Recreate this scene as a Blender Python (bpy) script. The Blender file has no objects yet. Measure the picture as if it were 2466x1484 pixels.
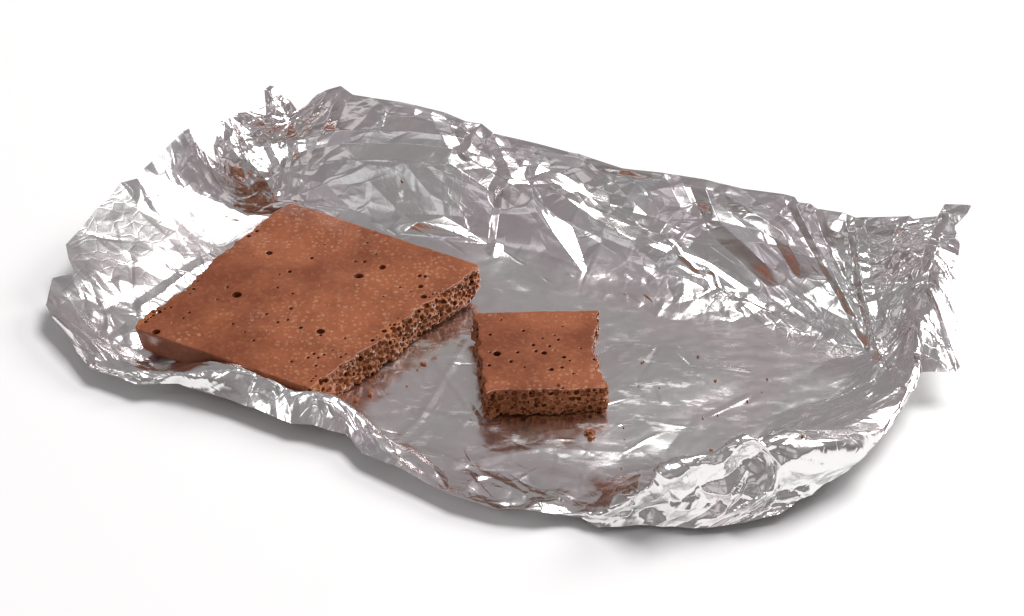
import bpy, bmesh, math, random
import numpy as np
from mathutils import Vector, Matrix
from mathutils.geometry import delaunay_2d_cdt

# ------------------------------------------------------------------ camera, world, lamps, exposure
MM = 0.001
PW, PH = 2466.0, 1484.0            # pixel frame in which the photograph was measured
ELEV = math.radians(36.0)
FOCAL, SENSOR, DIST = 70.0, 36.0, 527.0   # mm
FWD = np.array([0.0, math.cos(ELEV), -math.sin(ELEV)])
UPV = np.array([0.0, math.sin(ELEV), math.cos(ELEV)])
RGT = np.array([1.0, 0.0, 0.0])
CAM = -FWD * DIST

scene = bpy.context.scene
cam_data = bpy.data.cameras.new('camera')
cam_data.lens = FOCAL
cam_data.sensor_width = SENSOR
cam_data.clip_start = 0.01
cam_data.clip_end = 50.0
cam = bpy.data.objects.new('camera', cam_data)
scene.collection.objects.link(cam)
cam.location = Vector(CAM * MM)
cam.rotation_euler = (math.pi / 2 - ELEV, 0, 0)
scene.camera = cam

world = bpy.data.worlds.new('World')
scene.world = world
world.use_nodes = True
wn, wl = world.node_tree.nodes, world.node_tree.links
bg = wn['Background']
bg.inputs['Strength'].default_value = 1.0
# room gradient shaped for foil contrast: dim low, lightest midway, darker overhead
wtc = wn.new('ShaderNodeTexCoord')
wsx = wn.new('ShaderNodeSeparateXYZ')
wrp = wn.new('ShaderNodeValToRGB')
wl.new(wtc.outputs['Generated'], wsx.inputs[0])
wl.new(wsx.outputs['Z'], wrp.inputs[0])
wl.new(wrp.outputs[0], bg.inputs['Color'])
cr0 = wrp.color_ramp
cr0.elements[0].position, cr0.elements[0].color = 0.0, (.10, .082, .078, 1)
cr0.elements[1].position, cr0.elements[1].color = 1.0, (.19, .172, .18, 1)
for ps, cc in ((.35, (.27, .252, .25, 1)), (.62, (.30, .280, .282, 1))):
    cr0.elements.new(ps).color = cc


def area_lamp(name, direction, dist, sx, sy, radiance, col):
    """Studio softbox or added fill lamp: rectangular area lamp aimed at the subject; radiance is what a mirror would show."""
    d = Vector(direction).normalized()
    L = bpy.data.lights.new(name, 'AREA')
    L.shape = 'RECTANGLE'
    L.size, L.size_y = sx, sy
    L.energy = math.pi * sx * sy * radiance
    L.color = col
    o = bpy.data.objects.new(name, L)
    scene.collection.objects.link(o)
    o.location = d * dist
    o.rotation_euler = (-d).to_track_quat('-Z', 'Y').to_euler()
    return o


area_lamp('key_softbox', (0.33, 0.25, 0.91), 2.3, 1.15, 0.95, 13.4, (1.0, 0.99, 0.98))
area_lamp('side_softbox', (0.74, 0.40, 0.53), 2.3, 0.8, 0.8, 11.0, (1.0, 0.99, 0.98))
area_lamp('front_fill', (0.05, -0.80, 0.60), 2.3, 1.3, 0.8, 0.36, (1.0, 0.985, 0.98))  # added lamp behind the camera, brightens camera-facing foil
area_lamp('overhead_fill', (-0.10, 0.05, 1.0), 2.7, 2.2, 1.6, 0.09, (0.98, 0.97, 1.0))  # added dim lamp, softens steps between bright and grey foil
area_lamp('fill_softbox', (-0.68, -0.22, 0.60), 2.3, 0.5, 0.5, 3.5, (0.98, 0.985, 1.0))
area_lamp('foil_contrast_strip', (-0.33, -0.15, 0.92), 2.2, 0.7, 0.22, 0.65, (0.97, 0.97, 1.0))  # three added strips, no known source: give foil facets contrast
area_lamp('foil_contrast_strip', (0.05, -0.32, 0.94), 2.2, 0.6, 0.22, 0.6, (0.97, 0.97, 1.0))
area_lamp('foil_contrast_strip', (-0.62, 0.16, 0.76), 2.2, 0.22, 0.7, 0.6, (0.97, 0.97, 1.0))

scene.view_settings.view_transform = 'Standard'
scene.view_settings.look = 'None'
scene.view_settings.gamma = 1.0
scene.view_settings.exposure = 0.0
scene.view_settings.use_curve_mapping = False
scene.render.engine = 'CYCLES'
scene.cycles.use_denoising = True
scene.cycles.max_bounces = 10
scene.cycles.glossy_bounces = 8
scene.cycles.sample_clamp_indirect = 8.0

col = scene.collection
rng = np.random.default_rng(7)
random.seed(7)


# ------------------------------------------------------------------ helpers
def pt(px, py, z=0.0):
    """Point (mm) at height z that is seen at pixel (px, py) of the measuring frame."""
    k = SENSOR / FOCAL / PW
    d = FWD + RGT * ((px - PW / 2) * k) - UPV * ((py - PH / 2) * k)
    t = (z - CAM[2]) / d[2]
    return CAM + d * t


def to_px(P):
    """Pixel of an array of points (mm)."""
    Q = P - CAM
    zc = Q @ FWD
    k = SENSOR / FOCAL / PW
    return np.stack([(Q @ RGT) / zc / k + PW / 2, -(Q @ UPV) / zc / k + PH / 2], -1)


def link_mesh(name, verts, faces, mat=None, parent=None, smooth=True, normals=None):
    me = bpy.data.meshes.new(name)
    me.from_pydata(verts, [], faces)
    me.update()
    if smooth:
        me.polygons.foreach_set('use_smooth', np.ones(len(me.polygons), bool))
    if normals is not None:
        me.normals_split_custom_set_from_vertices(normals)
    if mat:
        me.materials.append(mat)
    o = bpy.data.objects.new(name, me)
    col.objects.link(o)
    if parent:
        o.parent = parent
    return o


def tag(o, label, category, group=None):
    o['label'] = label
    o['category'] = category
    if group:
        o['group'] = group
    return o


def empty(name, loc):
    o = bpy.data.objects.new(name, None)
    o.empty_display_size = 0.01
    col.objects.link(o)
    o.location = loc
    return o


def smoothstep(a, b, x):
    t = np.clip((x - a) / (b - a), 0, 1)
    return t * t * (3 - 2 * t)


_TAB = {}


def vnoise(x, y, seed, scale):
    """Smooth value noise in [-1, 1] on arrays."""
    if seed not in _TAB:
        _TAB[seed] = np.random.default_rng(seed).uniform(-1, 1, (64, 64))
    T = _TAB[seed]
    X, Y = x / scale, y / scale
    i, j = np.floor(X).astype(int), np.floor(Y).astype(int)
    fx, fy = X - i, Y - j
    fx, fy = fx * fx * (3 - 2 * fx), fy * fy * (3 - 2 * fy)
    g = lambda a, b: T[a % 64, b % 64]
    return (g(i, j) * (1 - fx) + g(i + 1, j) * fx) * (1 - fy) + (g(i, j + 1) * (1 - fx) + g(i + 1, j + 1) * fx) * fy


# ------------------------------------------------------------------ materials
def new_mat(name):
    m = bpy.data.materials.new(name)
    m.use_nodes = True
    nt = m.node_tree
    return m, nt.nodes, nt.links, nt.nodes['Principled BSDF']


def mk(nodes, typ, **kw):
    n = nodes.new(typ)
    for k, v in kw.items():
        setattr(n, k, v)
    return n


def mixrgb(nodes, links, fac, a, b, mode='MIX'):
    n = nodes.new('ShaderNodeMix')
    n.data_type = 'RGBA'
    n.blend_type = mode
    for sock, val in ((n.inputs[0], fac), (n.inputs[6], a), (n.inputs[7], b)):
        if hasattr(val, 'links'):
            links.new(val, sock)
        else:
            sock.default_value = val
    return n.outputs[2]


def math_node(nodes, links, op, a, b=None, c=None, clamp=False):
    n = nodes.new('ShaderNodeMath')
    n.operation = op
    n.use_clamp = clamp
    for k, v in enumerate((a, b, c)):
        if v is None:
            continue
        if hasattr(v, 'links'):
            links.new(v, n.inputs[k])
        else:
            n.inputs[k].default_value = v
    return n.outputs[0]


def ramp(nodes, links, src, lo, hi):
    n = nodes.new('ShaderNodeMapRange')
    n.clamp = True
    n.interpolation_type = 'SMOOTHSTEP'
    links.new(src, n.inputs[0])
    n.inputs[1].default_value, n.inputs[2].default_value = lo, hi
    return n.outputs[0]


def foil_material():
    m, N, L, b = new_mat('aluminium_foil')
    b.inputs['Metallic'].default_value = 1.0
    tc = mk(N, 'ShaderNodeTexCoord')
    P = tc.outputs['Object']

    def noise(scale, detail=3, rough=.5, vec=P):
        n = mk(N, 'ShaderNodeTexNoise')
        L.new(vec, n.inputs['Vector'])
        n.inputs['Scale'].default_value = scale
        n.inputs['Detail'].default_value = detail
        n.inputs['Roughness'].default_value = rough
        return n.outputs['Fac']
    # greasy smears left by the chocolate: only where the vertex attribute says the bar lay
    at = mk(N, 'ShaderNodeAttribute', attribute_name='smear')
    mp = mk(N, 'ShaderNodeMapping')
    mp.inputs['Rotation'].default_value = (0, 0, math.radians(14))
    mp.inputs['Scale'].default_value = (1.0, 2.6, 1.0)
    L.new(P, mp.inputs['Vector'])
    sm = ramp(N, L, noise(75, 8, .72, mp.outputs[0]), .52, .66)
    sm = math_node(N, L, 'MULTIPLY', sm, at.outputs['Fac'])
    fine = noise(420, 4, .6)
    base = mixrgb(N, L, ramp(N, L, noise(38, 3), .38, .62), (.925, .865, .88, 1), (.895, .90, .885, 1))
    base = mixrgb(N, L, math_node(N, L, 'MULTIPLY', sm, .5), base, (.80, .77, .78, 1))
    L.new(base, b.inputs['Base Color'])
    r = math_node(N, L, 'MULTIPLY_ADD', fine, .08, .165)
    r = math_node(N, L, 'MULTIPLY_ADD', sm, .22, r)
    L.new(r, b.inputs['Roughness'])
    L.new(math_node(N, L, 'MULTIPLY_ADD', sm, -.2, 1.0), b.inputs['Metallic'])
    # fine creases
    vo = mk(N, 'ShaderNodeTexVoronoi', feature='DISTANCE_TO_EDGE')
    wv = mixrgb(N, L, .02, P, noise(60, 2))
    L.new(wv, vo.inputs['Vector'])
    vo.inputs['Scale'].default_value = 240
    vo.inputs['Randomness'].default_value = 1
    h = math_node(N, L, 'MULTIPLY_ADD', noise(900, 3), .4, ramp(N, L, vo.outputs['Distance'], 0, .12))
    at2 = mk(N, 'ShaderNodeAttribute', attribute_name='crumple')
    bu = mk(N, 'ShaderNodeBump')
    bu.inputs['Distance'].default_value = .00004
    L.new(math_node(N, L, 'MULTIPLY_ADD', at2.outputs['Fac'], .8, .08), bu.inputs['Strength'])
    L.new(h, bu.inputs['Height'])
    L.new(bu.outputs[0], b.inputs['Normal'])
    return m


def chocolate_material(name, skin):
    m, N, L, b = new_mat(name)
    tc = mk(N, 'ShaderNodeTexCoord')
    P = tc.outputs['Object']

    def noise(scale, detail=3, rough=.5):
        n = mk(N, 'ShaderNodeTexNoise')
        L.new(P, n.inputs['Vector'])
        n.inputs['Scale'].default_value = scale
        n.inputs['Detail'].default_value = detail
        n.inputs['Roughness'].default_value = rough
        return n.outputs['Fac']
    dark, light = ((.165, .041, .0145, 1), (.285, .086, .035, 1)) if skin else ((.24, .074, .024, 1), (.37, .132, .050, 1))
    base = mixrgb(N, L, ramp(N, L, noise(60, 5, .6), .35, .68), dark, light)
    base = mixrgb(N, L, math_node(N, L, 'MULTIPLY', ramp(N, L, noise(900, 3), .45, .8), .35), base, (.40, .17, .09, 1))
    height = math_node(N, L, 'MULTIPLY', noise(700, 4), .25)
    if skin:
        geo = mk(N, 'ShaderNodeNewGeometry')
        sx = mk(N, 'ShaderNodeSeparateXYZ')
        L.new(geo.outputs['Normal'], sx.inputs[0])
        up = ramp(N, L, sx.outputs['Z'], .75, .92)
        dens = ramp(N, L, noise(38, 2), .40, .60)
        for sc_, lo, hi, amt in ((640., .15, .22, .34), (390., .06, .17, .42)):
            vo = mk(N, 'ShaderNodeTexVoronoi', feature='F1', voronoi_dimensions='2D')
            L.new(P, vo.inputs['Vector'])
            vo.inputs['Scale'].default_value = sc_
            vo.inputs['Randomness'].default_value = .9
            cs = mk(N, 'ShaderNodeSeparateColor')
            L.new(vo.outputs['Color'], cs.inputs[0])
            rad = math_node(N, L, 'MULTIPLY_ADD', math_node(N, L, 'POWER', cs.outputs[0], 2.0), hi, lo)
            q = math_node(N, L, 'DIVIDE', vo.outputs['Distance'], rad)
            spot = ramp(N, L, q, 1.15, .75)
            ring = math_node(N, L, 'MULTIPLY', spot, ramp(N, L, q, .1, .65))
            keep = math_node(N, L, 'MULTIPLY', up, math_node(N, L, 'GREATER_THAN', cs.outputs[1], .45))
            keep = math_node(N, L, 'MULTIPLY', keep, dens)
            f = math_node(N, L, 'MULTIPLY', math_node(N, L, 'MULTIPLY_ADD', ring, .6, math_node(N, L, 'MULTIPLY', spot, .4)), keep)
            base = mixrgb(N, L, math_node(N, L, 'MULTIPLY', f, amt), base, (.52, .29, .16, 1))
            height = math_node(N, L, 'MULTIPLY_ADD', math_node(N, L, 'MULTIPLY', spot, keep), .5, height)
    L.new(base, b.inputs['Base Color'])
    b.inputs['Roughness'].default_value = (.33 if skin else .28)
    b.inputs['Specular IOR Level'].default_value = .42 if skin else .3
    b.inputs['Subsurface Weight'].default_value = .08
    b.inputs['Subsurface Radius'].default_value = (1.0, .45, .25)
    b.inputs['Subsurface Scale'].default_value = .0006
    bu = mk(N, 'ShaderNodeBump')
    bu.inputs['Strength'].default_value = .5
    bu.inputs['Distance'].default_value = .00012
    L.new(height, bu.inputs['Height'])
    L.new(bu.outputs[0], b.inputs['Normal'])
    return m


def table_material():
    m, N, L, b = new_mat('white_surface')
    n = mk(N, 'ShaderNodeTexNoise')
    n.inputs['Scale'].default_value = 3.0
    cr = mixrgb(N, L, n.outputs['Fac'], (.815, .82, .822, 1), (.825, .83, .832, 1))
    L.new(cr, b.inputs['Base Color'])
    b.inputs['Roughness'].default_value = .9
    b.inputs['Specular IOR Level'].default_value = 0.1
    return m


MAT_FOIL = foil_material()
MAT_SKIN = chocolate_material('chocolate_skin', True)
MAT_BREAK = chocolate_material('chocolate_break', False)
MAT_TABLE = table_material()

# ------------------------------------------------------------------ the surface
R = 3.0
ring = [(R * math.cos(a), R * math.sin(a), 0) for a in np.linspace(0, 2 * math.pi, 96, endpoint=False)]
g = link_mesh('table_surface', ring, [tuple(range(96))], MAT_TABLE, smooth=False)
g['kind'] = 'structure'
g['label'] = 'plain white surface under the foil'

# ------------------------------------------------------------------ the foil sheet
# outline of the sheet: (pixel x, pixel y, height in mm)
BACK = [(650, 207, 30), (663, 210, 30), (670, 236, 28), (682, 228, 28), (700, 242, 27), (718, 268, 24), (735, 255, 25), (760, 230, 28),
        (790, 215, 29), (820, 207, 29), (850, 228, 27), (900, 236, 26), (960, 245, 25), (1070, 270, 24), (1120, 292, 23), (1160, 300, 22),
        (1190, 322, 22), (1290, 345, 21), (1370, 366, 20), (1392, 370, 20), (1500, 405, 19), (1600, 415, 19), (1690, 432, 20),
        (1790, 455, 21), (1890, 468, 22), (1914, 475, 22), (1922, 487, 22), (1950, 490, 23), (1967, 502, 22), (2030, 512, 24),
        (2060, 523, 24), (2190, 522, 25), (2200, 530, 25), (2258, 520, 27), (2275, 492, 30), (2340, 496, 31)]
LEFT = [(650, 207, 30), (637, 215, 30), (640, 255, 26), (610, 268, 26), (570, 272, 26), (545, 282, 26), (525, 300, 25), (515, 345, 22),
        (524, 385, 17), (497, 358, 19), (460, 312, 21), (440, 322, 20), (365, 390, 17), (345, 408, 16), (330, 430, 15), (290, 440, 14.5),
        (262, 478, 13.5), (230, 505, 13), (200, 545, 12), (158, 590, 11), (165, 625, 10), (182, 660, 9), (125, 667, 9), (110, 735, 7),
        (150, 790, 5), (190, 850, 4.5)]
RIGHT = [(2340, 496, 31), (2330, 515, 30), (2300, 545, 27), (2312, 590, 24), (2308, 618, 22), (2290, 655, 21), (2312, 690, 19),
         (2306, 760, 16), (2300, 850, 12), (2312, 885, 10), (2300, 895, 9), (2220, 900, 9), (2212, 905, 8), (2200, 930, 8), (2165, 990, 7.5),
         (2130, 1045, 7), (2060, 1120, 6), (1960, 1182, 4.5), (1880, 1238, 3)]
FRONT = [(190, 850, 4.5), (215, 885, 4.6), (330, 926, 4.6), (430, 924, 4.6), (560, 967, 4.6), (700, 1020, 4.6), (750, 1026, 4.6), (830, 1047, 4.6),
         (870, 1090, 4.6), (960, 1128, 4.6), (1090, 1192, 4.6), (1200, 1222, 4.6), (1300, 1231, 4.6), (1400, 1246, 2), (1440, 1270, 1.5), (1560, 1267, 1.5),
         (1700, 1272, 1.5), (1800, 1258, 2.5), (1880, 1238, 3)]
NU, NV = 820, 540
SU, SV = 212.0, 150.0       # rough size of the flat sheet in mm


def resample(poly, n):
    P = np.array([pt(*p) for p in poly])
    px = np.array([p[:2] for p in poly], float)
    s = np.r_[0, np.cumsum(np.hypot(*np.diff(px, axis=0).T))]
    t = np.linspace(0, s[-1], n)
    return np.stack([np.interp(t, s, P[:, k]) for k in range(3)], 1)


def low(c, w):
    """Smoothed copy of a boundary curve that keeps its end points."""
    k = np.hanning(2 * w + 3)[1:-1]
    k /= k.sum()
    pad = np.concatenate([2 * c[0] - c[w:0:-1], c, 2 * c[-1] - c[-2:-w - 2:-1]])
    out = np.stack([np.convolve(pad[:, i], k, 'valid') for i in range(3)], 1)
    return out


cb, cf = resample(BACK, NU), resample(FRONT, NU)
cl, cr_ = resample(LEFT, NV), resample(RIGHT, NV)
lb, lf, ll, lr = low(cb, 90), low(cf, 70), low(cl, 70), low(cr_, 60)
u = np.linspace(0, 1, NU)[None, :]
v = np.linspace(0, 1, NV)[:, None]
U, V = np.broadcast_to(u, (NV, NU)), np.broadcast_to(v, (NV, NU))
e = lambda a: a[..., None]
S = (e(1 - v) * lb[None] + e(v) * lf[None] + e(1 - u) * ll[:, None] + e(u) * lr[:, None]
     - e((1 - u) * (1 - v)) * lb[0] - e(u * (1 - v)) * lb[-1] - e((1 - u) * v) * lf[0] - e(u * v) * lf[-1])

# points the sheet passes through inside: (u, v, pixel x, pixel y, height)
INNER = []
for vv, row in {
    .17: [(.14, 700, 385, 12), (.3, 1000, 415, 12), (.45, 1290, 475, 11), (.6, 1550, 540, 9), (.75, 1830, 590, 11), (.88, 2080, 680, 12)],
    .33: [(.14, 630, 525, 1.2), (.3, 960, 575, 1.2), (.45, 1240, 640, 1), (.6, 1510, 690, 1), (.75, 1800, 745, 1), (.88, 2110, 850, 1.3)],
    .55: [(.13, 500, 670, 1), (.3, 820, 740, 1), (.45, 1120, 800, 1), (.6, 1400, 860, 1), (.75, 1700, 900, 1), (.87, 2060, 930, 1)],
    .75: [(.13, 400, 790, 1), (.3, 680, 900, 1), (.45, 960, 960, 1), (.6, 1240, 1030, 1), (.75, 1560, 1060, 1)],
    .88: [(.13, 390, 880, 1), (.3, 690, 980, 1), (.45, 930, 1060, 1.2), (.6, 1180, 1130, 1.2), ],
    .955: [(.03, 225, 868, 5), (.08, 320, 893, 6.5), (.14, 430, 900, 8), (.21, 560, 899, 10), (.27, 650, 911, 11), (.33, 750, 940, 11),
           (.38, 830, 985, 9), (.44, 900, 1045, 6), (.53, 1080, 1140, 4), (.63, 1260, 1200, 3), (.71, 1400, 1236, 4)],
}.items():
    for uu, x, y, z in row:
        INNER.append((uu, vv, x, y, z))
INNER += [(.87, .66, 1930, 1010, 1.2), (.75, .84, 1490, 1160, 1.2), (.82, .80, 1660, 1150, 2), (.87, .76, 1810, 1120, 3), (.78, .91, 1530, 1185, 12), (.82, .885, 1610, 1130, 17),
          (.86, .87, 1700, 1090, 20), (.90, .86, 1800, 1056, 22), (.935, .86, 1880, 1060, 20), (.965, .87, 1960, 1105, 15), (.84, .94, 1660, 1180, 11), (.91, .93, 1850, 1150, 12), (.06, .30, 560, 470, 8), (.06, .42, 450, 505, 8.5), (.06, .55, 375, 590, 7), (.06, .68, 315, 695, 5), (.06, .8, 290, 800, 3),
          (.95, .12, 2215, 580, 22), (.955, .25, 2245, 620, 22), (.96, .38, 2240, 690, 20), (.96, .5, 2222, 780, 16), (.955, .6, 2212, 870, 11),
          (.95, .7, 2180, 960, 7.5), (.96, .8, 2120, 1040, 8), (.97, .84, 2060, 1090, 11), (.93, .6, 2150, 900, 4)]
INNER = np.array(INNER)


def coons_at(uu, vv):
    i, j = vv * (NV - 1), uu * (NU - 1)
    i0, j0 = int(min(i, NV - 2)), int(min(j, NU - 2))
    return S[i0, j0] * (1 - (i - i0)) * (1 - (j - j0)) + S[i0 + 1, j0] * (i - i0) * (1 - (j - j0)) + S[i0, j0 + 1] * (1 - (i - i0)) * (j - j0) + S[i0 + 1, j0 + 1] * (i - i0) * (j - j0)


cent, disp = [], []
for uu, vv, x, y, z in INNER:
    cent.append((uu * SU, vv * SV))
    disp.append(pt(x, y, z) - coons_at(uu, vv))
for k in np.linspace(0, 1, 26):
    for c in ((k, 0), (k, 1)):
        cent.append((c[0] * SU, c[1] * SV)); disp.append(np.zeros(3))
for k in np.linspace(0, 1, 20)[1:-1]:
    for c in ((0, k), (1, k)):
        cent.append((c[0] * SU, c[1] * SV)); disp.append(np.zeros(3))
cent, disp = np.array(cent), np.array(disp)


def kern(d2):
    return np.sqrt(d2 + 16.0)          # multiquadric, close to linear: keeps folds crisp


n = len(cent)
A = -kern(((cent[:, None] - cent[None]) ** 2).sum(-1))
Pm = np.c_[np.ones(n), cent]
M = np.block([[A + np.eye(n) * .2, Pm], [Pm.T, np.zeros((3, 3))]])
W = np.linalg.solve(M, np.r_[disp, np.zeros((3, 3))])
UV = np.stack([U * SU, V * SV], -1).reshape(-1, 2)
D = np.empty((len(UV), 3))
for a in range(0, len(UV), 20000):
    q = UV[a:a + 20000]
    K = -kern(((q[:, None] - cent[None]) ** 2).sum(-1))
    D[a:a + 20000] = np.c_[K, np.ones(len(q)), q] @ W
S = S + D.reshape(NV, NU, 3)
# the fine course of the torn and cut edges fades out into the sheet
dec = lambda d, L: np.exp(-d / L)
S = S + e(dec(V * SV, 7.)) * (cb - lb)[None] + e(dec((1 - V) * SV, 5.)) * (cf - lf)[None]
S = S + e(dec(U * SU, 7.)) * (cl - ll)[:, None] + e(dec((1 - U) * SU, 6.)) * (cr_ - lr)[:, None]


def grid_normals(S):
    du = np.gradient(S, axis=1)
    dv = np.gradient(S, axis=0)
    N = np.cross(dv, du)
    N /= np.linalg.norm(N, axis=-1, keepdims=True) + 1e-12
    return N


def facets(cell, seed, sx=1.0, ang=0.0):
    """Crumpled field: random heights over random points, linear over each Delaunay triangle, so it has flat facets and straight creases."""
    r = np.random.default_rng(seed)
    ca, sa = math.cos(ang), math.sin(ang)
    m = cell * 1.5
    cand = []
    nx, ny = int((SU + 2 * m) / cell) + 2, int((SV + 2 * m) * sx / cell) + 2
    xs = (np.arange(nx)[None, :] + r.uniform(-.48, .48, (ny, nx))) * cell - m
    ys = (np.arange(ny)[:, None] + r.uniform(-.48, .48, (ny, nx))) * cell / sx - m
    P = np.stack([xs.ravel(), ys.ravel()], 1)
    if ang:
        c0 = np.array([SU / 2, SV / 2])
        P = (P - c0) * 1.3
        P = np.stack([P[:, 0] * ca - P[:, 1] * sa, P[:, 0] * sa + P[:, 1] * ca], 1) + c0
    h = r.uniform(-1, 1, len(P))
    res = delaunay_2d_cdt([Vector(p) for p in P.tolist()], [], [], 0, 1e-5)
    vs = np.array([tuple(q) for q in res[0]])
    hh = np.array([h[o[0]] if o else 0 for o in res[3]])
    out = np.zeros((NV, NU))
    gx, gy = SU / (NU - 1), SV / (NV - 1)
    for t in res[2]:
        a, b, c = vs[t[0]], vs[t[1]], vs[t[2]]
        x0, x1 = max(0, math.ceil(min(a[0], b[0], c[0]) / gx)), min(NU - 1, math.floor(max(a[0], b[0], c[0]) / gx))
        y0, y1 = max(0, math.ceil(min(a[1], b[1], c[1]) / gy)), min(NV - 1, math.floor(max(a[1], b[1], c[1]) / gy))
        if x1 < x0 or y1 < y0:
            continue
        X = np.arange(x0, x1 + 1)[None, :] * gx
        Y = np.arange(y0, y1 + 1)[:, None] * gy
        den = (b[1] - c[1]) * (a[0] - c[0]) + (c[0] - b[0]) * (a[1] - c[1])
        if abs(den) < 1e-9:
            continue
        l1 = ((b[1] - c[1]) * (X - c[0]) + (c[0] - b[0]) * (Y - c[1])) / den
        l2 = ((c[1] - a[1]) * (X - c[0]) + (a[0] - c[0]) * (Y - c[1])) / den
        l3 = 1 - l1 - l2
        ins = (l1 >= -1e-6) & (l2 >= -1e-6) & (l3 >= -1e-6)
        val = l1 * hh[t[0]] + l2 * hh[t[1]] + l3 * hh[t[2]]
        sub = out[y0:y1 + 1, x0:x1 + 1]
        sub[ins] = val[ins]
    return out


PXB = to_px(S.reshape(-1, 3)).reshape(NV, NU, 2)      # where each vertex of the smooth sheet lies
X_, Y_ = PXB[..., 0], PXB[..., 1]
UM, VM = U * SU, V * SV


def blob(uc, vc, ru, rv):
    return np.exp(-(((U - uc) / ru) ** 2 + ((V - vc) / rv) ** 2))


floor = smoothstep(.11, .17, U) * smoothstep(.92, .86, U) * smoothstep(.29, .37, V) * smoothstep(.93, .86, V)
backw = smoothstep(.33, .28, V) * smoothstep(.10, .16, U) * smoothstep(.90, .84, U)
leftw = smoothstep(.16, .10, U)
rightw = smoothstep(.84, .91, U)
frontw = smoothstep(.86, .92, V + .07 * smoothstep(.72, .8, U))
c_bl = blob(.03, .07, .10, .22)
c_br = blob(.93, .22, .09, .25)
c_fr = blob(.87, .93, .11, .085)
c_fl = blob(0.0, .86, .07, .2)
edge = np.minimum(np.minimum(UM, SU - UM), np.minimum(VM, SV - VM))

big = facets(21, 11)
big2 = facets(15, 12, 1.7, .5)
mid = facets(8.5, 13)
mid2 = facets(6.0, 14, 1.8, -.6)
sml = facets(3.4, 15)
sml2 = facets(2.1, 16, 1.5, .8)

H = big * (.20 * floor + 2.0 * backw + .6 * leftw + 1.2 * rightw + .5 * frontw)
H += big2 * (.16 * floor + .65 * backw + .4 * leftw + .8 * rightw + .9 * frontw)
H += mid * (.10 * floor + .22 * backw + .30 * leftw + .6 * rightw + 1.0 * frontw + 1.0 * c_bl + .3 * c_br + 1.5 * c_fr + .6 * c_fl)
H += mid2 * (.07 * floor + .13 * backw + .22 * leftw + .45 * rightw + .6 * frontw + .7 * c_bl + .3 * c_br + 1.3 * c_fr + .5 * c_fl)
patch = smoothstep(-.1, .6, vnoise(UM, VM, 3, 26.0))
H += sml * (.05 * floor + .05 * backw * patch + .09 * leftw + .16 * rightw + .18 * frontw + .33 * c_bl + .22 * c_br + .85 * c_fr + .35 * c_fl)
H += sml2 * (.010 + .035 * patch * backw + .05 * leftw * patch + .07 * rightw + .10 * frontw + .13 * c_bl + .11 * c_br + .24 * c_fr)
# the fold between floor and back wall is finely crushed
crush = np.exp(-((V - .33) / .05) ** 2) * smoothstep(.5, .8, U) * smoothstep(.98, .9, U)
H += crush * (sml * .35 + sml2 * .18 + mid2 * .25)


def seg_dist(ax, ay, bx, by):
    vx, vy = bx - ax, by - ay
    t = np.clip(((X_ - ax) * vx + (Y_ - ay) * vy) / (vx * vx + vy * vy), 0, 1)
    return np.hypot(X_ - ax - t * vx, Y_ - ay - t * vy), t


inner_side = smoothstep(.95, .90, V + .08 * smoothstep(.72, .8, U))
# long folds that one can trace in the photograph (pixels), with height (mm) and half-width (pixels)
FOLDS = [([(820, 215), (770, 330), (745, 400)], .9, 26), ([(690, 375), (830, 350), (960, 350), (1100, 365), (1250, 470)], 1.5, 34),
         ([(1215, 470), (1190, 600)], 1.1, 20), ([(1260, 400), (1215, 470)], 1.4, 40), ([(1215, 470), (1400, 400)], 1.0, 40),
         ([(1330, 460), (1530, 590), (1700, 640), (1800, 710)], 2.0, 46), ([(1450, 520), (1620, 575), (1800, 690)], -1.3, 30),
         ([(1700, 445), (1740, 545), (1860, 650)], 1.8, 36), ([(1690, 520), (1580, 640)], -.9, 30), ([(1750, 470), (1890, 560), (1930, 640)], 1.3, 28),
         ([(1070, 275), (1110, 350)], -1.3, 30), ([(1160, 305), (1130, 370)], 1.3, 26), ([(1190, 322), (1230, 420)], 1.1, 26),
         ([(1300, 400), (1290, 430), (1500, 500)], 1.1, 26), ([(1910, 480), (1975, 600), (2060, 760), (2110, 850)], .9, 20),
         ([(1960, 505), (2000, 620), (2090, 790)], -.5, 20), ([(2060, 525), (2080, 700), (2120, 850)], 1.6, 22),
         ([(2190, 530), (2150, 700), (2125, 850)], 1.2, 26), ([(2260, 525), (2180, 720), (2130, 860)], -1.3, 26),
         ([(640, 560), (470, 650), (340, 740)], .7, 22), 
         ([(660, 215), (650, 330), (660, 450)], 1.5, 16), ([(700, 245), (690, 350), (670, 460)], -1.2, 18), ([(545, 290), (600, 400), (650, 470)], 1.4, 18),
         ([(1120, 830), (1010, 1010), (960, 1060)], .25, 14), ([(1050, 870), (1150, 1010)], .22, 12), ([(1000, 990), (1150, 1020)], .3, 12),
         ([(1100, 1120), (1300, 1080), (1500, 1090)], .25, 18), ([(1700, 1010), (1800, 960)], .25, 12), ([(1490, 860), (1560, 800), (1600, 730)], .2, 12),
         ([(1200, 1160), (1420, 1200)], .3, 14), ([(2130, 860), (2200, 940)], .8, 16), ([(2000, 1010), (2150, 880)], .5, 20),
         ([(700, 300), (730, 400), (720, 470)], .8, 22), ([(1480, 440), (1560, 520)], .8, 30), ([(1600, 420), (1640, 500), (1590, 560)], -.9, 30)]
for poly, amp, w in FOLDS:
    best = np.full((NV, NU), 1e9)
    for a, b in zip(poly[:-1], poly[1:]):
        best = np.minimum(best, seg_dist(*a, *b)[0])
    H += amp * .7 * np.clip(1 - best / w, 0, 1) * inner_side

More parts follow.
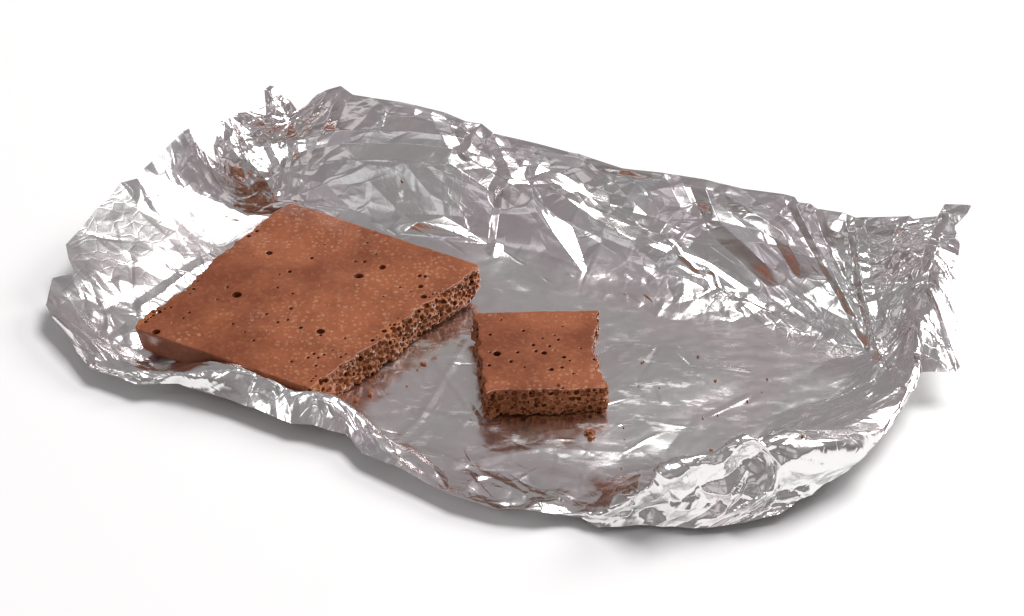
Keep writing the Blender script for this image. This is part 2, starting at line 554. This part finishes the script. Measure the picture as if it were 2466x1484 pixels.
# the back part of the left flap is bent up along one straight crease
hx, hy = 600 - 345, 525 - 405
hd = ((X_ - 345) * hy - (Y_ - 405) * hx) / math.hypot(hx, hy)
H += .026 * np.clip(hd, 0, 110) * smoothstep(.17, .11, U) * smoothstep(.12, .2, V)

# short hard creases, scattered wherever the sheet was handled
r_ = np.random.default_rng(77)
gx, gy = SU / (NU - 1), SV / (NV - 1)
for k in range(420):
    cx, cy = r_.uniform(0, SU), r_.uniform(0, SV)
    ln, an = r_.uniform(4, 22) * r_.uniform(.4, 1), r_.normal(.25, .9)
    hw = r_.uniform(.45, 1.0)
    ex, ey = math.cos(an) * ln / 2, math.sin(an) * ln / 2
    j0, j1 = int(max((cx - abs(ex) - 2) / gx, 0)), int(min((cx + abs(ex) + 2) / gx, NU))
    i0, i1 = int(max((cy - abs(ey) - 2) / gy, 0)), int(min((cy + abs(ey) + 2) / gy, NV))
    if j1 - j0 < 2 or i1 - i0 < 2:
        continue
    xx, yy = UM[i0:i1, j0:j1] - cx, VM[i0:i1, j0:j1] - cy
    bend = r_.uniform(-.02, .02)
    along = xx * math.cos(an) + yy * math.sin(an)
    across = -xx * math.sin(an) + yy * math.cos(an) + bend * along ** 2
    prof = np.clip(1 - np.abs(across) / hw, 0, 1) * np.clip(1.2 - np.abs(along) / (ln / 2), 0, 1)
    H[i0:i1, j0:j1] += prof * r_.choice([-1, 1]) * r_.uniform(.05, .16) * (1 + .8 * (1 - floor[i0:i1, j0:j1])) * (1 - .6 * backw[i0:i1, j0:j1])

# gathered pleats fanning out of the standing corners: uneven ridges at random angles
for (cu, cv, na, amp, reach, sd) in ((.885, .37, 44, .8, 60, 5), (.125, .31, 40, .9, 48, 6)):
    r_ = np.random.default_rng(sd)
    dx, dy = UM - cu * SU, VM - cv * SV
    rr, th = np.hypot(dx, dy), np.arctan2(dy, dx)
    th = th + .10 * vnoise(UM, VM, sd, 11.0) + .05 * vnoise(UM, VM, sd + 1, 4.0)
    out = smoothstep(.36, .28, V) if cu > .5 else smoothstep(.30, .18, V) * smoothstep(.25, .15, U)
    for lay in range(2):
        ka = np.sort(r_.uniform(-math.pi, math.pi, na // (1 + lay)))
        kh = r_.uniform(-1, 1, len(ka)) * (.6 if lay else 1)
        tri = np.interp(th, ka, kh)
        r0 = r_.uniform(3, 12)
        H += amp * .6 * tri * smoothstep(r0, r0 + 22, rr) * smoothstep(reach + 14 + 8 * lay, reach - 16, rr) * out

# the outline stays where it was traced
H = H * (0.35 + .65 * smoothstep(0, 5, edge))
Nn = grid_normals(S)
if Nn[NV // 2, NU // 2, 2] < 0:
    Nn = -Nn
S = S + Nn * e(H)
zmin = .25 + .10 * vnoise(UM, VM, 9, 3.0)
S[..., 2] = np.maximum(S[..., 2], zmin)

# keep the sheet below the two pieces that lie on it (their undersides are at 1.7 mm)
BAR_PX = [(640, 520), (1180, 690), (840, 1000), (330, 870)]
Nn = grid_normals(S)
if Nn[NV // 2, NU // 2, 2] < 0:
    Nn = -Nn
crm = np.clip(.05 + .25 * patch * backw + .5 * rightw + .3 * leftw + .6 * frontw + c_bl + c_br + crush, 0, 1)
smr = np.exp(-(((X_ - 1560) / 330) ** 2 + ((Y_ - 960) / 170) ** 2)) + np.exp(-(((X_ - 1020) / 130) ** 2 + ((Y_ - 930) / 120) ** 2)) \
    + .8 * np.exp(-(((X_ - 1150) / 220) ** 2 + ((Y_ - 1110) / 80) ** 2))
smr = np.clip(smr, 0, 1) * floor

foil = empty('foil_wrapper', Vector(pt(1233, 900, 0)) * MM)
tag(foil, 'crumpled silver aluminium foil wrapper opened out under the chocolate', 'foil')
origin = np.array(foil.location) / MM
part_id = np.zeros((NV, NU), int)                     # 0 base sheet
part_id[V < .33] = 1                                  # standing back side
part_id[(U < .115) & (V >= .18)] = 2                  # spread left side
part_id[(U < .17) & (V < .27)] = 3                    # gathered back corner
part_id[(U > .90)] = 4
part_id[(V > .925) & (U < .72)] = 5
part_id[(V > .85) & (U >= .72)] = 6
part_id[(U > .955) & (V < .62)] = 7
PARTS = [('base_sheet', None), ('standing_side', None), ('spread_flap', None), ('gathered_corner', 'tightly gathered corner with a small upright tab'),
         ('curved_side', None), ('rolled_lip', None), ('folded_corner', 'corner folded over and crushed into bright facets'), ('turned_out_edge', None)]
idx = np.arange(NV * NU).reshape(NV, NU)
quads = np.stack([idx[:-1, :-1], idx[1:, :-1], idx[1:, 1:], idx[:-1, 1:]], -1).reshape(-1, 4)
qid = part_id[:-1, :-1].reshape(-1)
VS = (S.reshape(-1, 3) - origin) * MM
NS = Nn.reshape(-1, 3)
for k, (pname, plabel) in enumerate(PARTS):
    qs = quads[qid == k]
    used, inv = np.unique(qs, return_inverse=True)
    o = link_mesh(pname, VS[used].tolist(), inv.reshape(-1, 4).tolist(), MAT_FOIL, foil, normals=NS[used].tolist())
    for an, arr in (('smear', smr), ('crumple', crm)):
        at = o.data.attributes.new(an, 'FLOAT', 'POINT')
        at.data.foreach_set('value', arr.reshape(-1)[used].astype(np.float32))
    if plabel:
        o['label'] = plabel

# ------------------------------------------------------------------ aerated chocolate
import openvdb as vdb


def noise1(s, z, seed, spec):
    return sum(a * vnoise(s, z * 1.0 + 37.0 * k, seed + k, sc_) for k, (sc_, a) in enumerate(spec))


def chocolate(name, corners, zb, zt, edges, holes, nrand, vox, seed, axis, warp=.12):
    """Solid of aerated chocolate as a distance field: corner points (mm, top plane), one entry per edge
    ('mould' with draft, or 'break' with bubbles and an offset polyline), then round bubbles carved out."""
    r = np.random.default_rng(seed)
    C = np.array([c[:2] for c in corners])
    o0 = C.mean(0)
    ca, sa = math.cos(axis), math.sin(axis)
    Rm = np.array([[ca, sa], [-sa, ca]])
    Lc = (C - o0) @ Rm.T
    lo = np.r_[Lc.min(0) - 3.0, zb - 1.0]
    hi = np.r_[Lc.max(0) + 3.0, zt + 1.2]
    dim = np.ceil((hi - lo) / vox).astype(int)
    x = (lo[0] + np.arange(dim[0]) * vox)[:, None]
    y = (lo[1] + np.arange(dim[1]) * vox)[None, :]
    z = lo[2] + np.arange(dim[2]) * vox
    X2, Y2 = np.broadcast_to(x, dim[:2]), np.broadcast_to(y, dim[:2])
    top = zt + warp * vnoise(X2, Y2, seed + 50, 17.0) + 1.3 * warp * vnoise(X2 / 5, Y2, seed + 53, 9.0) + .10 * vnoise(X2, Y2, seed + 52, 7.0) + .06 * vnoise(X2, Y2, seed + 51, 4.0)
    F = np.empty(dim, np.float32)
    BR = np.full(dim, -9.0, np.float32)          # closeness to a broken side
    BI = np.zeros(dim, np.int8)
    nE = len(Lc)
    geo = []
    for i in range(nE):
        P, Q = Lc[i], Lc[(i + 1) % nE]
        t = (Q - P) / np.linalg.norm(Q - P)
        nrm = np.array([t[1], -t[0]])
        if nrm @ (Lc.mean(0) - P) > 0:
            nrm = -nrm
        geo.append((P, t, nrm, np.linalg.norm(Q - P)))
    for kz, zz in enumerate(z):
        f = np.full(dim[:2], -50.0)
        br = np.full(dim[:2], -50.0)
        bi = np.zeros(dim[:2], np.int8)
        for i, (P, t, nrm, Ln) in enumerate(geo):
            ed = edges[i]
            d = (X2 - P[0]) * nrm[0] + (Y2 - P[1]) * nrm[1]
            s = (X2 - P[0]) * t[0] + (Y2 - P[1]) * t[1]
            if ed['kind'] == 'mould':
                h = (zt - zz) / (zt - zb)
                d = d + ed.get('draft', 1.5) * max(h, 0) ** 1.2 + 1.0 * max(h - .75, 0) ** 2 * 12 + ed.get('rough', .05) * vnoise(s, s * 0 + zz, seed + i, 2.5)
            else:
                off = np.interp(s, *zip(*ed['line'])) if ed.get('line') else 0
                d = d - off + noise1(s, s * 0 + zz, seed + 10 * i, ((6.0, .55), (2.2, .48), (.9, .30))) + ed.get('lean', 0) * (zt - zz)
                bi[d > br] = i
                br = np.maximum(br, d)
            k = ed.get('round', .35)
            mx = np.maximum(f, d)
            hblend = np.maximum(k - np.abs(f - d), 0) / max(k, 1e-6)
            f = mx + hblend * hblend * k * .25
        dz = np.maximum(zz - top, zb - zz + .3 * 0)
        mx = np.maximum(f, dz)
        hb = np.maximum(.35 - np.abs(f - dz), 0) / .35
        F[:, :, kz] = mx + hb * hb * .35 * .25
        BR[:, :, kz] = br
        BI[:, :, kz] = bi

    def carve(c, rad, sq=(1, 1, 1)):
        i0 = np.maximum(np.floor((c - rad - lo) / vox).astype(int) - 2, 0)
        i1 = np.minimum(np.ceil((c + rad - lo) / vox).astype(int) + 3, dim)
        if (i1 <= i0).any():
            return
        gx = (lo[0] + np.arange(i0[0], i1[0]) * vox - c[0])[:, None, None] * sq[0]
        gy = (lo[1] + np.arange(i0[1], i1[1]) * vox - c[1])[None, :, None] * sq[1]
        gz = (lo[2] + np.arange(i0[2], i1[2]) * vox - c[2])[None, None, :] * sq[2]
        sub = F[i0[0]:i1[0], i0[1]:i1[1], i0[2]:i1[2]]
        np.maximum(sub, rad - np.sqrt(gx * gx + gy * gy + gz * gz), out=sub)

    # bubbles opened by the break: packed in a slab behind each broken side
    for i, (P, t, nrm, Ln) in enumerate(geo):
        ed = edges[i]
        if ed['kind'] != 'break':
            continue
        cs, rs = np.empty((0, 3)), np.empty(0)
        tries = int(Ln * 420)
        radii = np.sort(r.uniform(0, 1, tries) ** 1.6 * .66 + .24)[::-1]
        for rad in radii:
            s = r.uniform(-1, Ln + 1)
            zz = r.uniform(zb + .1, zt - .25 - rad * .8)
            off = float(np.interp(s, *zip(*ed['line']))) if ed.get('line') else 0.0
            off -= float(noise1(np.array([s]), np.array([zz]), seed + 10 * i, ((6.0, .55), (2.2, .48), (.9, .30)))[0]) + ed.get('lean', 0) * (zt - zz)
            dd = off - r.uniform(-.25, 2.1)
            c = np.array([*(P + t * s + nrm * dd), zz])
            if len(rs):
                dist = np.sqrt(((cs - c) ** 2).sum(1))
                if (dist < (rs + rad) * .95 + .02).any():
                    continue
            cs = np.vstack([cs, c]); rs = np.append(rs, rad)
        for c, rad in zip(cs, rs):
            carve(c, rad)
    # open bubbles in the smooth face
    for (hx, hy, rad) in holes:
        p = (np.array([hx, hy]) - o0) @ Rm.T
        carve(np.array([p[0], p[1], zt - rad * .55]), rad * 1.12)
        carve(np.array([p[0] + .2, p[1] + .3, zt - rad * 1.5]), rad * 1.1)
    cnt = 0
    while cnt < nrand:
        p = Lc.min(0) + r.uniform(0, 1, 2) * (Lc.max(0) - Lc.min(0))
        if max((p - P) @ nn for P, t, nn, Ln in geo) > -1.0:
            continue
        rad = .16 + .26 * r.uniform() ** 2.5
        carve(np.array([p[0], p[1], zt - rad * .7]), rad * 1.25)
        cnt += 1

    lim = 3 * vox
    gd = vdb.FloatGrid(background=float(lim))
    gd.copyFromArray(np.clip(F, -lim, lim))
    pts, tris, qd = gd.convertToPolygons(isovalue=0.0, adaptivity=0.012)
    pts = np.asarray(pts, float)
    tris, qd = np.asarray(tris), np.asarray(qd)
    i3 = np.clip(np.round(pts).astype(int), 0, dim - 1)
    near = BR[i3[:, 0], i3[:, 1], i3[:, 2]]
    which = BI[i3[:, 0], i3[:, 1], i3[:, 2]]
    L3 = lo + pts * vox
    xy = L3[:, :2] @ Rm + o0
    Wp = np.c_[xy, L3[:, 2]]
    base = np.array([o0[0], o0[1], zb])
    root = empty(name, Vector(base) * MM)
    tris, qd = tris[:, ::-1], qd[:, ::-1]
    faces = tris.tolist() + qd.tolist()
    fz = np.r_[L3[tris, 2].max(1), L3[qd, 2].max(1)]
    fb = np.r_[near[tris].min(1), near[qd].min(1)]
    isbr = (fb > -2.6) & (fz < zt - .28)
    fw = np.r_[which[tris[:, 0]], which[qd[:, 0]]]
    # normals of the joined surface so the two parts meet without a seam
    tmp = bpy.data.meshes.new('tmp')
    tmp.from_pydata(((Wp - base) * MM).tolist(), [], faces)
    tmp.update()
    nr = np.empty(len(Wp) * 3, np.float32)
    tmp.vertex_normals.foreach_get('vector', nr)
    nr = nr.reshape(-1, 3)
    bpy.data.meshes.remove(tmp)
    P3 = (Wp - base) * MM
    for pname, sel, mat in [('smooth_body', ~isbr, MAT_SKIN)] + [('bubbly_break', isbr & (fw == i), MAT_BREAK) for i in range(nE) if edges[i]['kind'] == 'break']:
        st, sq_ = tris[sel[:len(tris)]], qd[sel[len(tris):]]
        used = np.unique(np.r_[st.ravel(), sq_.ravel()])
        mp = -np.ones(len(P3), int)
        mp[used] = np.arange(len(used))
        link_mesh(pname, P3[used].tolist(), mp[st].tolist() + mp[sq_].tolist(), mat, root, normals=nr[used].tolist())
    return root


# large piece: corners of its smooth face, clockwise in the picture from the back corner
ZB, ZT = 1.7, 10.0
q = lambda x, y, z=ZT: pt(x, y, z)
bar_c = [q(700, 486), q(1157, 640), q(745, 934), q(322, 788), q(338, 760), q(632, 532)]
bar_holes = [(570, 708, 1.15), (863, 662, 1.15), (772, 799, 1.1), (920, 641, .85), (648, 609, .85), (375, 797, 1.0), (700, 743, .5), (1012, 688, .65),
             (1020, 713, .8), (640, 1000, .3), (672, 660, .3), (545, 690, .35), (520, 720, .3), (697, 654, .55), (750, 621, .5), (724, 790, .55),
             (875, 628, .45), (852, 627, .4), (1010, 664, .5), (1024, 666, .45), (742, 862, .42), (756, 853, .42), (766, 862, .42), (780, 855, .36),
             (668, 776, .42), (692, 770, .4), (640, 755, .42), (560, 780, .35), (410, 740, .32), (455, 752, .35), (438, 765, .3), (610, 820, .35),
             (590, 800, .3), (830, 815, .35), (820, 860, .35), (800, 845, .3), (700, 870, .35), (760, 880, .35), (960, 690, .35), (985, 700, .32),
             (905, 612, .3), (780, 590, .3)]
bar_holes = [(*q(x, y)[:2], r_) for x, y, r_ in bar_holes]
ax = math.atan2(bar_c[1][1] - bar_c[0][1], bar_c[1][0] - bar_c[0][0])
mould = lambda d, rr=.8, ro=.06: {'kind': 'mould', 'draft': d, 'round': rr, 'rough': ro}
bar = chocolate('chocolate_bar', bar_c, ZB, ZT,
                [mould(2.0, .6, .22), {'kind': 'break', 'line': [(0, 0), (12, .3), (26, -.4), (40, .5), (60, 0)], 'round': .3, 'lean': -.12},
                 mould(1.1, .5, .08), mould(1.2, 1.2), {'kind': 'break', 'line': [(0, 0), (5, -.9), (8, -2.2), (11, -1.7), (14, -2.5), (18, -1.2), (22, -.3), (26, -.9), (31, .2), (36, -.5), (45, .2)], 'round': .4, 'lean': .1},
                 mould(1.2, 1.0, .1)],
                bar_holes, 22, .17, 100, ax, .26)
tag(bar, 'large piece of bubbly milk chocolate bar with one broken edge showing its honeycomb', 'chocolate')

# small piece
SB, ST = 1.7, 9.6
p = lambda x, y: pt(x, y, ST)
pc_c = [p(1142, 752), p(1443, 746), p(1466, 935), p(1172, 943)]
pc_holes = [(1197, 852, .95), (1180, 806, .42), (1178, 880, .4), (1230, 870, .42), (1260, 797, .38), (1284, 830, .42), (1344, 818, .4), (1358, 860, .5),
            (1328, 890, .55), (1310, 850, .7), (1290, 845, .4), (1353, 885, .42), (1246, 848, .38), (1323, 833, .35), (1306, 815, .3), (1263, 884, .28),
            (1205, 770, .28), (1380, 900, .3), (1355, 935, .35), (1372, 868, .3)]
pc_holes = [(*p(x, y)[:2], r_) for x, y, r_ in pc_holes]
Lr = np.linalg.norm(pc_c[2] - pc_c[1])
piece = chocolate('chocolate_piece', pc_c, SB, ST,
                  [mould(.9, .5, .06), {'kind': 'break', 'line': [(Lr * a_, b_) for a_, b_ in ((0, 0), (.1, -.8), (.17, -.5), (.24, -1.0), (.36, -2.6), (.45, -2.9), (.55, -3.2), (.62, -1.8), (.68, -1.4), (.79, -1.9), (.85, -.9), (.92, .2), (1, .2))], 'round': .3},
                   {'kind': 'break', 'line': [(0, .2), (5, -.1), (12, .2), (20, 0), (26, -.3), (27.5, .2), (29, .9), (33, .9)], 'round': .2, 'lean': .03},
                   {'kind': 'break', 'line': [(0, .7), (4, -.4), (8, .1), (12, -.5), (17, .4), (20, -.3), (25, -.1), (28, -.6), (32, .2)], 'round': .2, 'lean': -.06}],
                  pc_holes, 8, .15, 200, 0.0, .06)
tag(piece, 'small broken square of bubbly milk chocolate lying alone on the bare foil', 'chocolate')


# ------------------------------------------------------------------ crumbs and shavings
def crumb(seed, size, squash=.7, lumps=1):
    r = np.random.default_rng(seed)
    bm = bmesh.new()
    for k in range(lumps):
        o = Vector(r.uniform(-.8, .8, 3)) * (size if lumps > 1 else 0)
        o.z = abs(o.z) * .4
        ret = bmesh.ops.create_icosphere(bm, subdivisions=2, radius=size * (1 if lumps == 1 else .6))
        for vt in ret['verts']:
            d = vt.co.normalized()
            f = 1 + .28 * math.sin(7 * d.x + seed + k) * math.sin(6 * d.y + 2 * k) + r.uniform(-.2, .2)
            vt.co = vt.co * f
            vt.co.z *= squash
            vt.co += o
    zmin_ = min(vt.co.z for vt in bm.verts)
    for vt in bm.verts:
        vt.co.z -= zmin_
    me = bpy.data.meshes.new('crumb')
    bm.to_mesh(me)
    bm.free()
    me.materials.append(MAT_BREAK)
    return me


from mathutils.bvhtree import BVHTree
bvh = BVHTree.FromPolygons((S.reshape(-1, 3)).tolist(), quads.tolist())


def on_foil(px, py):
    k = SENSOR / FOCAL / PW
    d = FWD + RGT * ((px - PW / 2) * k) - UPV * ((py - PH / 2) * k)
    hit = bvh.ray_cast(Vector(CAM), Vector(d).normalized())
    return (hit[0], hit[1]) if hit[0] else (Vector(pt(px, py, 1.0)), Vector((0, 0, 1)))


CRUMBS = [
    (1022, 878, .62, 2, 'single chocolate crumb on the foil midway between the two chocolate pieces'),
    (888, 952, .75, 3, 'pale lumpy crumb beside the front corner of the large piece'),
    (858, 966, .60, 3, 'pair of joined crumbs lying against the rolled lip of the foil'),
    (1005, 892, .22, 1, 'tiny crumb just left of the single crumb between the pieces'),
    (1418, 1050, 1.0, 5, 'largest dark crumb cluster on the foil in front of the small piece'),
    (968, 437, .32, 1, 'lone dark crumb stuck on the standing back side of the foil'),
    (1547, 873, .36, 2, 'small round crumb on the foil beside the ragged side of the small piece'),
    (1681, 860, .28, 1, 'tiny orange crumb beyond the greasy smear on the foil'),
    (1723, 918, .30, 1, 'tiny crumb on the greasy smear in the open part of the foil'),
    (1800, 967, .34, 2, 'small crumb on bare foil between the smear and the curved side'),
    (1713, 1084, .34, 2, 'small crumb on the foil just behind the folded corner'),
    (1848, 914, .24, 1, 'tiny crumb on clean foil towards the gathered far corner'),
    (1932, 1053, .30, 1, 'dark little crumb where the folded corner meets the curved side'),
    (1693, 1008, .25, 1, 'tiny flat crumb on the foil before the folded corner'),
]
for k, (x, y, sz, lumps, lab) in enumerate(CRUMBS):
    loc, nrm = on_foil(x, y)
    o = bpy.data.objects.new('chocolate_crumb', crumb(300 + k, sz * 1.2 * MM, .75, lumps))
    col.objects.link(o)
    o.location = (loc - nrm * .04) * MM
    o.rotation_euler = Vector(nrm).to_track_quat('Z', 'Y').to_euler()
    tag(o, lab, 'crumb', 'loose chocolate crumbs on the foil')
o = bpy.data.objects.new('chocolate_crumb', crumb(340, .55 * MM, .8, 2))
col.objects.link(o)
o.location = Vector(pt(1345, 929, ST)) * MM
tag(o, 'crumb resting on top of the small piece near its front edge', 'crumb', 'loose chocolate crumbs')


for k, (x, y) in enumerate(((1538, 931), (1588, 935), (1728, 1001), (1504, 1059), (1496, 1129), (1502, 1031), (1835, 945), (925, 905), (980, 930))):
    loc, nrm = on_foil(x, y)
    o = bpy.data.objects.new('chocolate_speck', crumb(360 + k, (.17 + .05 * (k % 3)) * MM, .7, 1))
    col.objects.link(o)
    o.location = (loc - nrm * .02) * MM
    o.rotation_euler = Vector(nrm).to_track_quat('Z', 'Y').to_euler()
    tag(o, ('barely visible speck of chocolate dust beside the bubbly break of the large piece' if k > 6 else 'barely visible speck of chocolate dust on the bare foil floor past the small piece'), 'speck', 'dust specks on the foil')


def shaving(px0, px1, w, lab, seed):
    a, na = on_foil(*px0)
    b, nb = on_foil(*px1)
    r = np.random.default_rng(seed)
    bm = bmesh.new()
    rings = []
    for k in range(9):
        t = k / 8
        c = a.lerp(b, t) + na * (.18 + .12 * math.sin(t * 3.1))
        rr = w * (math.sin(math.pi * (t * .9 + .05)) * .8 + .2) * r.uniform(.8, 1.2)
        side = (b - a).cross(na).normalized()
        rings.append([bm.verts.new(((c + side * rr * math.cos(q_) + na * rr * .7 * math.sin(q_)) * MM)) for q_ in np.linspace(0, 2 * math.pi, 6, endpoint=False)])
    for r0, r1 in zip(rings[:-1], rings[1:]):
        for j in range(6):
            bm.faces.new((r0[j], r0[(j + 1) % 6], r1[(j + 1) % 6], r1[j]))
    bm.faces.new(rings[0][::-1]); bm.faces.new(rings[-1])
    me = bpy.data.meshes.new('chocolate_shaving')
    cpos = (a + b) * .5 * MM
    for vt in bm.verts:
        vt.co -= cpos
    bm.to_mesh(me); bm.free()
    me.materials.append(MAT_BREAK)
    o = bpy.data.objects.new('chocolate_shaving', me)
    o.location = cpos
    col.objects.link(o)
    tag(o, lab, 'shaving', 'thin chocolate shavings on the foil')


shaving((1550, 709), (1572, 727), .16, 'long thin chocolate shaving at the foot of the standing back side', 1)
shaving((1500, 708), (1511, 712), .14, 'short chocolate sliver beside the longer shaving on the foil', 2)
